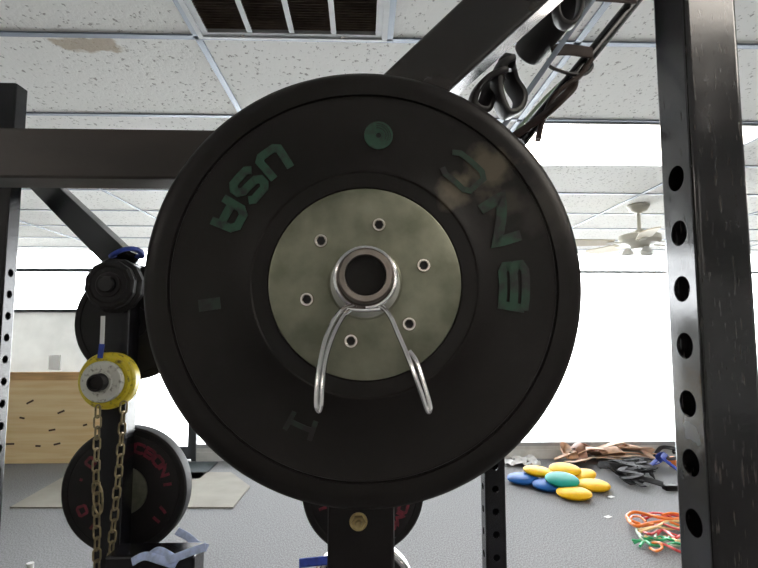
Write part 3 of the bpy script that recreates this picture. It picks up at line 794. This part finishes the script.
# ---- lower left: black box tube with pale blue straps
bx = thing('bench_frame', 'black box frame at the bottom left with pale blue straps laid over it', 'bench frame', (-.55, 1.45, 0))
zz = at(180, 556, 1.4).z
MB().box((-.67, 1.40, zz-.16), (-.44, 1.49, zz)).build('box_body', M['postfar'], bx, bevel=.006)
MB().box((-.60, 1.42, .05), (-.54, 1.48, zz-.16)).build('leg', M['postfar'], bx, bevel=.004)
MB().box((-.66, 1.35, 0), (-.48, 1.55, .05)).build('foot', M['postfar'], bx, bevel=.004)
for i, (pts, lab) in enumerate((
    ([(132, 562, 1.37), (145, 556, 1.375), (160, 560, 1.375), (176, 565, 1.375)], 'pale blue strap lying lowest on the black frame'),
    ([(150, 556, 1.385), (158, 551, 1.385), (168, 555, 1.385), (178, 562, 1.38)], 'pale blue strap looped in a hump at the frame centre'),
    ([(166, 561, 1.37), (180, 556, 1.375), (196, 550, 1.385), (206, 547, 1.39)], 'pale blue strap running flat to the right frame corner'),
    ([(177, 531, 1.53), (188, 537, 1.525), (198, 545, 1.52), (207, 548, 1.50)], 'pale blue strap coming down behind the right frame corner'))):
    P = [at(x, y, Y) for x, y, Y in pts]
    obj1(MB().sweep(smooth_path(P, 8), rrect(.004, .020, .0015, 2), up=(0, -1, .6)), 'webbing_strap', M['bluep'], lab, 'strap', 'pale blue straps on the black frame')
cb = onz(35, 566, .4)
gb = thing('clear_bottle', 'clear plastic bottle top at the bottom left edge', 'bottle', (0, 0, 0))
bo = at(30, 566, 1.9)
MB().lathe([(0, 0), (.035, 0), (.036, .02), (.036, bo.z-.06), (.03, bo.z-.03), (.012, bo.z-.01), (.012, bo.z+.01), (0, bo.z+.01)], (bo.x, 1.9, 0), (0, 0, 1), 24).build('bottle_body', M['frost'], gb)

# ================================================================== far room
p = MB().box((XL+.05, YF-.06, 0), (-2.83, YF-.02, 0.93)); py_ = thing('plywood_sheet', 'pale plywood sheet standing against the far wall at left', 'plywood', (-3.7, YF-.04, 0))
p.build('panel', M['ply'], py_)
for (x, y) in ((57, 444), (38, 446), (61, 412), (52, 430), (10, 444), (22, 418), (85, 425), (30, 402)):
    q = at(x, y, YF-.062); L = random.uniform(.02, .05)
    MB().box((-L, -.001, -.010), (L, .001, .010), Matrix.Translation(q) @ Matrix.Rotation(random.uniform(-.6, .2), 4, 'Y')).build('knot', M['knot'], py_, bevel=.0)
MB().box((XL+.05, YF-.07, .93), (-2.83, YF-.01, 1.02)).build('ledge_board', M['ply2'], py_)
M['card'] = mat('white_card', (.85, .85, .85), .7); translucent(M['card'], (.9, .9, .9), .55)
q = at(54, 363, YF-.03)
obj1(MB().box((q.x-.06, YF-.03, q.z-.08), (q.x+.06, YF-.005, q.z+.09)), 'paper_notice', M['card'], 'small blank white card standing on the plywood ledge', 'card')
# doormat and pale slab coloured as a sunlit patch of carpet
obj1(MB().box((-2.75, 5.35, 0), (-1.65, 6.0, .012)), 'doormat', M['doormat'], 'dark ribbed doormat in front of the glass door', 'doormat')
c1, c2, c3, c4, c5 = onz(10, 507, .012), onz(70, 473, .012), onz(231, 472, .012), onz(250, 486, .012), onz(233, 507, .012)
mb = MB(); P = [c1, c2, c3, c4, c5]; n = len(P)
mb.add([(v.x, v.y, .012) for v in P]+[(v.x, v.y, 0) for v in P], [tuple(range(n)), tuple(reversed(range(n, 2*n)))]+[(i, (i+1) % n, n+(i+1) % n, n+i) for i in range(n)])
obj1(mb, 'sun_patch', M['mat'], 'flat pale slab near the door, standing in for a patch of sunlight on the grey carpet', 'sun patch')

# ceiling fan
fp = at(638, 203, 3.71)
fan = thing('ceiling_fan', 'cream ceiling fan with light cups and beige blades', 'ceiling fan', (fp.x, fp.y, CEIL))
fx, fy = fp.x, fp.y
MB().lathe([(0, 0), (.078, 0), (.08, -.012), (.06, -.045), (.022, -.065), (0, -.065)], (fx, fy, CEIL), (0, 0, 1), 40).build('canopy', M['fan'], fan)
MB().lathe([(0, -.06), (.013, -.06), (.013, -.20), (0, -.20)], (fx, fy, CEIL), (0, 0, 1), 16).build('downrod', M['fan'], fan)
MB().lathe([(0, -.19), (.03, -.19), (.035, -.21), (.11, -.222), (.145, -.235), (.148, -.27), (.13, -.295), (.07, -.31), (.06, -.335), (0, -.335)], (fx, fy, CEIL), (0, 0, 1), 48).build('motor_housing', M['fan'], fan)
for i in range(5):
    a = math.radians(176+72*i)
    mt = Matrix.Translation((fx, fy, CEIL-.285)) @ Matrix.Rotation(a, 4, 'Z') @ Matrix.Rotation(math.radians(12), 4, 'X')
    out = []
    for j in range(13):
        t_ = j/12; x = .20+.36*t_; w = (.052+.018*t_)*(1 if t_ < .85 else math.sqrt(max(.0, 1-((t_-.85)/.15)**2*.8)))
        out.append((x, w))
    ring_ = [(x, w) for x, w in out]+[(x, -w) for x, w in reversed(out)]; n = len(ring_)
    vs = [mt @ Vector((x, y, .003)) for x, y in ring_]+[mt @ Vector((x, y, -.003)) for x, y in ring_]
    bb = MB().add(vs, [tuple(range(n)), tuple(reversed(range(n, 2*n)))]+[(i2, (i2+1) % n, n+(i2+1) % n, n+i2) for i2 in range(n)])
    bo_ = bb.build('blade', M['fanb'], fan)
    MB().box((.12, -.02, -.008), (.24, .02, -.003), mt).build('blade_arm', M['fan'], bo_)
for i in range(3):
    a = math.radians(30+120*i); cx_, cy_ = fx+.085*math.cos(a), fy+.085*math.sin(a)
    MB().lathe([(.012, -.325), (.02, -.335), (.05, -.375), (.047, -.376), (.018, -.338), (.010, -.327)], (cx_, cy_, CEIL), (0, 0, 1), 24, closed=True).build('light_cup', M['frost'], fan)

# balance discs
def disc(px, py, z, m, label, tilt=(0, 0)):
    p = onz(px, py, z)
    prof = []
    R, H = .155, .042
    for i in range(13):
        a = -PI/2+PI*i/12
        prof.append((R*abs(math.cos(a))**.75 if i not in (0, 12) else 0, H*math.sin(a)))
    o = MB().lathe(prof, (0, 0, 0), (0, 0, 1), 48).build('balance_disc', m)
    o.location = p; o.rotation_euler = (tilt[0], tilt[1], 0)
    return tag(o, label, 'balance disc', 'inflatable balance discs piled on the floor')
disc(523, 478.5, 0.042, M['ball_b'], 'blue balance disc at the left end of the disc pile')
disc(549, 485, 0.042, M['ball_b'], 'blue balance disc under the teal one')
disc(574, 493, 0.042, M['ball_y'], 'yellow balance disc lying nearest in front of the pile')
disc(593, 485, 0.042, M['ball_y'], 'yellow balance disc at the right end of the disc pile')
disc(539, 471.5, .095, M['ball_y'], 'yellow balance disc resting on the left blue one', (0, .12))
disc(562, 479.5, .105, M['ball_t'], 'teal green balance disc on top of the pile', (.12, 0))
disc(580, 476, .06, M['ball_y'], 'yellow balance disc wedged between the teal disc and the right one', (.0, -.25))
disc(565, 469.5, .11, M['ball_y'], 'yellow balance disc behind the teal one, highest in the pile', (.10, 0))

# tan leather strips by the far window
def floor_strip(x0, y0, x1, y1, w, t, m, name, label, cat, group, arch=.1, wob=.06, z0=.0, seed=0, flat=False):
    rnd = random.Random(seed)
    a = onz(x0, y0, .01); b_ = onz(x1, y1, .01)
    P = []
    N = 6
    for i in range(N+1):
        s = i/N
        p = a.lerp(b_, s)
        p.x += rnd.uniform(-wob, wob); p.y += rnd.uniform(-wob, wob)
        p.y = min(p.y, YF-.08)
        p.z = z0 + t + (w*.5 if not flat else .0) + arch*math.sin(PI*s)*rnd.uniform(.4, 1)
        P.append(p)
    return obj1(MB().sweep(smooth_path(P, 6), rrect(t, w, t*.4, 2)), name, m, label, cat, group)
specs = [
 (556, 462, 612, 458, .07, 'leather3', .10, 'dark brown leather strip at the left end of the strip heap'),
 (560, 464, 600, 457, .06, 'leather', .14, 'tan leather strip curling over the knot of the heap'),
 (572, 465, 585, 456, .07, 'leather3', .16, 'brown leather strip standing up as the knot'),
 (585, 460, 650, 462, .08, 'leather', .08, 'long tan leather strip reaching right under the window'),
 (580, 458, 640, 455, .08, 'leather2', .14, 'pale tan leather strip on top at the middle'),
 (600, 464, 655, 464, .07, 'leather2', .05, 'pale leather strip lying lowest at the front right'),
 (590, 456, 652, 458, .07, 'leather', .10, 'tan leather strip furthest back against the baseboard'),
 (566, 466, 630, 465, .06, 'leather2', .04, 'pale leather strip at the front left of the heap'),
 (575, 461, 620, 463, .09, 'leather', .17, 'broad tan leather strip folded over the middle of the heap'),
 (612, 458, 656, 463, .09, 'leather2', .12, 'broad pale strip on top of the heap towards the right end'),
 (559, 460, 578, 464, .08, 'leather', .09, 'short tan leather strip tucked at the left end of the heap'),
]
for i, (a, b_, c_, d_, w, m, ar, lab) in enumerate(specs):
    floor_strip(a, b_, c_, d_, w*1.45, .010, M[m], 'leather_strip', lab, 'leather strip', 'leather strips heaped below the window', ar, .08, 0, i+20)
# white paper scraps at the left of them
for i, (x, y, w, lab) in enumerate(((516, 465, .12, 'white crumpled sheet nearest the plate edge'), (524, 461, .13, 'white crumpled sheet in the middle of the three'), (532, 465, .08, 'small white crumpled sheet left of the leather strips'))):
    p = onz(x, y, .0); rnd = random.Random(i)
    mb = MB(); N = 6; vs = []; fs = []
    for a in range(N+1):
        for c_ in range(N+1): vs.append((p.x-w+2*w*a/N, p.y-w*.8+1.6*w*c_/N, .004+rnd.uniform(0, .05)))
    for a in range(N):
        for c_ in range(N): fs.append((a*(N+1)+c_, (a+1)*(N+1)+c_, (a+1)*(N+1)+c_+1, a*(N+1)+c_+1))
    mb.add(vs, fs); o = obj1(mb, 'crumpled_paper', M['whitep'], lab, 'paper', 'white crumpled sheets on the carpet')
    sd = o.modifiers.new('solid', 'SOLIDIFY'); sd.thickness = .002
for (x, y, lab) in ((608, 517, 'tiny white paper scrap on the carpet in front of the discs'), (611, 497, 'tiny white scrap on the carpet right of the discs')):
    p = onz(x, y, 0)
    obj1(MB().box((-.03, -.02, 0), (.03, .02, .003), Matrix.Translation((p.x, p.y, 0)) @ Matrix.Rotation(.5, 4, 'Z')), 'paper_scrap', M['whitep'], lab, 'paper scrap', None)
# charcoal straps
specs = [(598, 470, 640, 478, 'charcoal strap reaching out at the far left of the strap pile'), (610, 466, 650, 484, 'charcoal strap crossing the pile diagonally'),
 (615, 480, 655, 474, 'charcoal strap at the right middle of the pile'), (612, 472, 645, 488, 'charcoal strap sloping to the front of the pile'),
 (622, 486, 653, 487, 'charcoal strap lying nearest at the front'), (620, 466, 650, 470, 'charcoal strap at the back of the pile'),
 (606, 475, 636, 482, 'charcoal strap at the left front of the pile'), (630, 468, 655, 482, 'charcoal strap bunched at the right'), (604, 468, 630, 474, 'charcoal strap at the upper left of the pile')]
for i, (a, b_, c_, d_, lab) in enumerate(specs):
    floor_strip(a, b_, c_, d_, .07, .010, M['strap'], 'nylon_strap', lab, 'strap', 'charcoal straps piled on the carpet', .07, .09, 0.0, i+50)
for i, (a, b_, c_, d_, m, lab) in enumerate(((652, 468, 676, 476, 'blue', 'blue strap at the front of the small heap by the holed post'), (655, 460, 684, 458, 'strap', 'charcoal strap at the back of the small heap by the holed post'),
   (650, 471, 672, 466, 'blue', 'blue strap curling left out of the heap by the holed post'), (656, 464, 690, 474, 'strap', 'charcoal strap in the middle of the heap by the holed post'))):
    floor_strip(a, b_, c_, d_, .05, .008, M[m], 'nylon_strap', lab, 'strap', 'blue and charcoal straps by the post', .16, .06, 0.0, i+80)
p = onz(671, 466, .0); 
obj1(MB().lathe([(0, 0), (.035, .004), (.055, .03), (.06, .06), (.05, .10), (.02, .115), (0, .115)], (p.x, p.y-.05, 0), (0, 0, 1), 24), 'orange_cone', M['orange'], 'small orange knob among the blue straps beside the holed post', 'knob')
p = onz(669, 490, 0)
obj1(MB().box((p.x-.05, p.y-.04, 0), (p.x+.1, p.y+.04, .05)), 'black_block', M['rubber_b'], 'small black block on the carpet beside the holed post', 'block', bevel=.01)

# coloured resistance tubes
cols = [('orange', 'thick orange'), ('orange', 'orange'), ('redl', 'red'), ('redl', 'dark pinkish red'), ('greenl', 'green'), ('greenl', 'bright green'), ('yellowl', 'pale yellow'), ('greyg', 'grey-green'), ('redl', 'short red'), ('orange', 'short orange'), ('greyg', 'thin grey-green')]
paths = [
 [(640, 524), (630, 520), (627, 516), (634, 512), (646, 514), (662, 518), (685, 520)],
 [(628, 520), (636, 526), (650, 523), (664, 521), (690, 516)],
 [(642, 516), (652, 513), (664, 514), (676, 520), (690, 524)],
 [(640, 530), (650, 534), (662, 530), (672, 534), (690, 540)],
 [(632, 540), (645, 541), (660, 537), (672, 540), (690, 544)],
 [(640, 546), (645, 541), (652, 545), (664, 546), (676, 543), (692, 548)],
 [(638, 530), (648, 528), (658, 526), (668, 521), (690, 522)],
 [(638, 526), (637, 532), (645, 538), (654, 533), (664, 526), (680, 526)],
 [(656, 536), (662, 530), (668, 533), (676, 538), (684, 532)],
 [(650, 548), (656, 551), (662, 548), (660, 543), (652, 543)],
 [(655, 538), (658, 530), (666, 524), (680, 530), (688, 536)]]
places = ['curling at the far left of the pile', 'across the back of the pile', 'arched over the rear of the pile', 'winding through the middle of the pile', 'stretched left at the front of the pile', 'tangled nearest the viewer', 'crossing the middle towards the post', 'looped on the left side of the pile', 'bunched in the centre right', 'lying loose at the very front', 'snaking beside the holed post']
cols += [('redl', 'deep red'), ('yellowl', 'creamy yellow'), ('greyg', 'pale grey-green'), ('orange', 'bright orange'), ('redl', 'pinkish red'), ('greenl', 'long green'), ('yellowl', 'thin pale yellow'), ('redl', 'thin red'), ('orange', 'amber orange')]
paths += [
 [(644, 519), (654, 516), (664, 517), (672, 515), (690, 519)], [(637, 533), (646, 530), (657, 527), (668, 529), (690, 527)], [(641, 528), (640, 537), (648, 543), (660, 541), (674, 546), (690, 545)],
 [(662, 515), (672, 513), (684, 516), (692, 522), (684, 526), (670, 522)], [(652, 528), (662, 524), (674, 528), (690, 532)], [(634, 543), (648, 538), (662, 540), (676, 536), (692, 540)],
 [(645, 536), (655, 540), (668, 536), (678, 541), (692, 537)], [(660, 543), (668, 546), (676, 550), (684, 553), (692, 556)], [(646, 522), (640, 517), (632, 517), (631, 523), (640, 526), (654, 524)]]
places += ['laid along the rear of the pile', 'slanting under the orange ones', 'hanging down the left front of the pile', 'doubled back next to the holed post', 'between the yellow and green ones', 'stretched across the front half of the pile', 'weaving among the red ones', 'trailing out at the lower right', 'nested inside the leftmost loop']
for i, ((m, cn), pth, pc_) in enumerate(zip(cols, paths, places)):
    rnd = random.Random(i+5); r = .012 if i < 2 else .009
    P = []
    for (x, y) in pth:
        z = r+rnd.uniform(0, .05); q = onz(x, y, z); P.append(q)
    obj1(MB().tube(smooth_path(P, 7), r, 8), 'resistance_tube', M[m], cn+' resistance tube '+pc_, 'resistance tube', 'coloured resistance tubes tangled on the carpet')
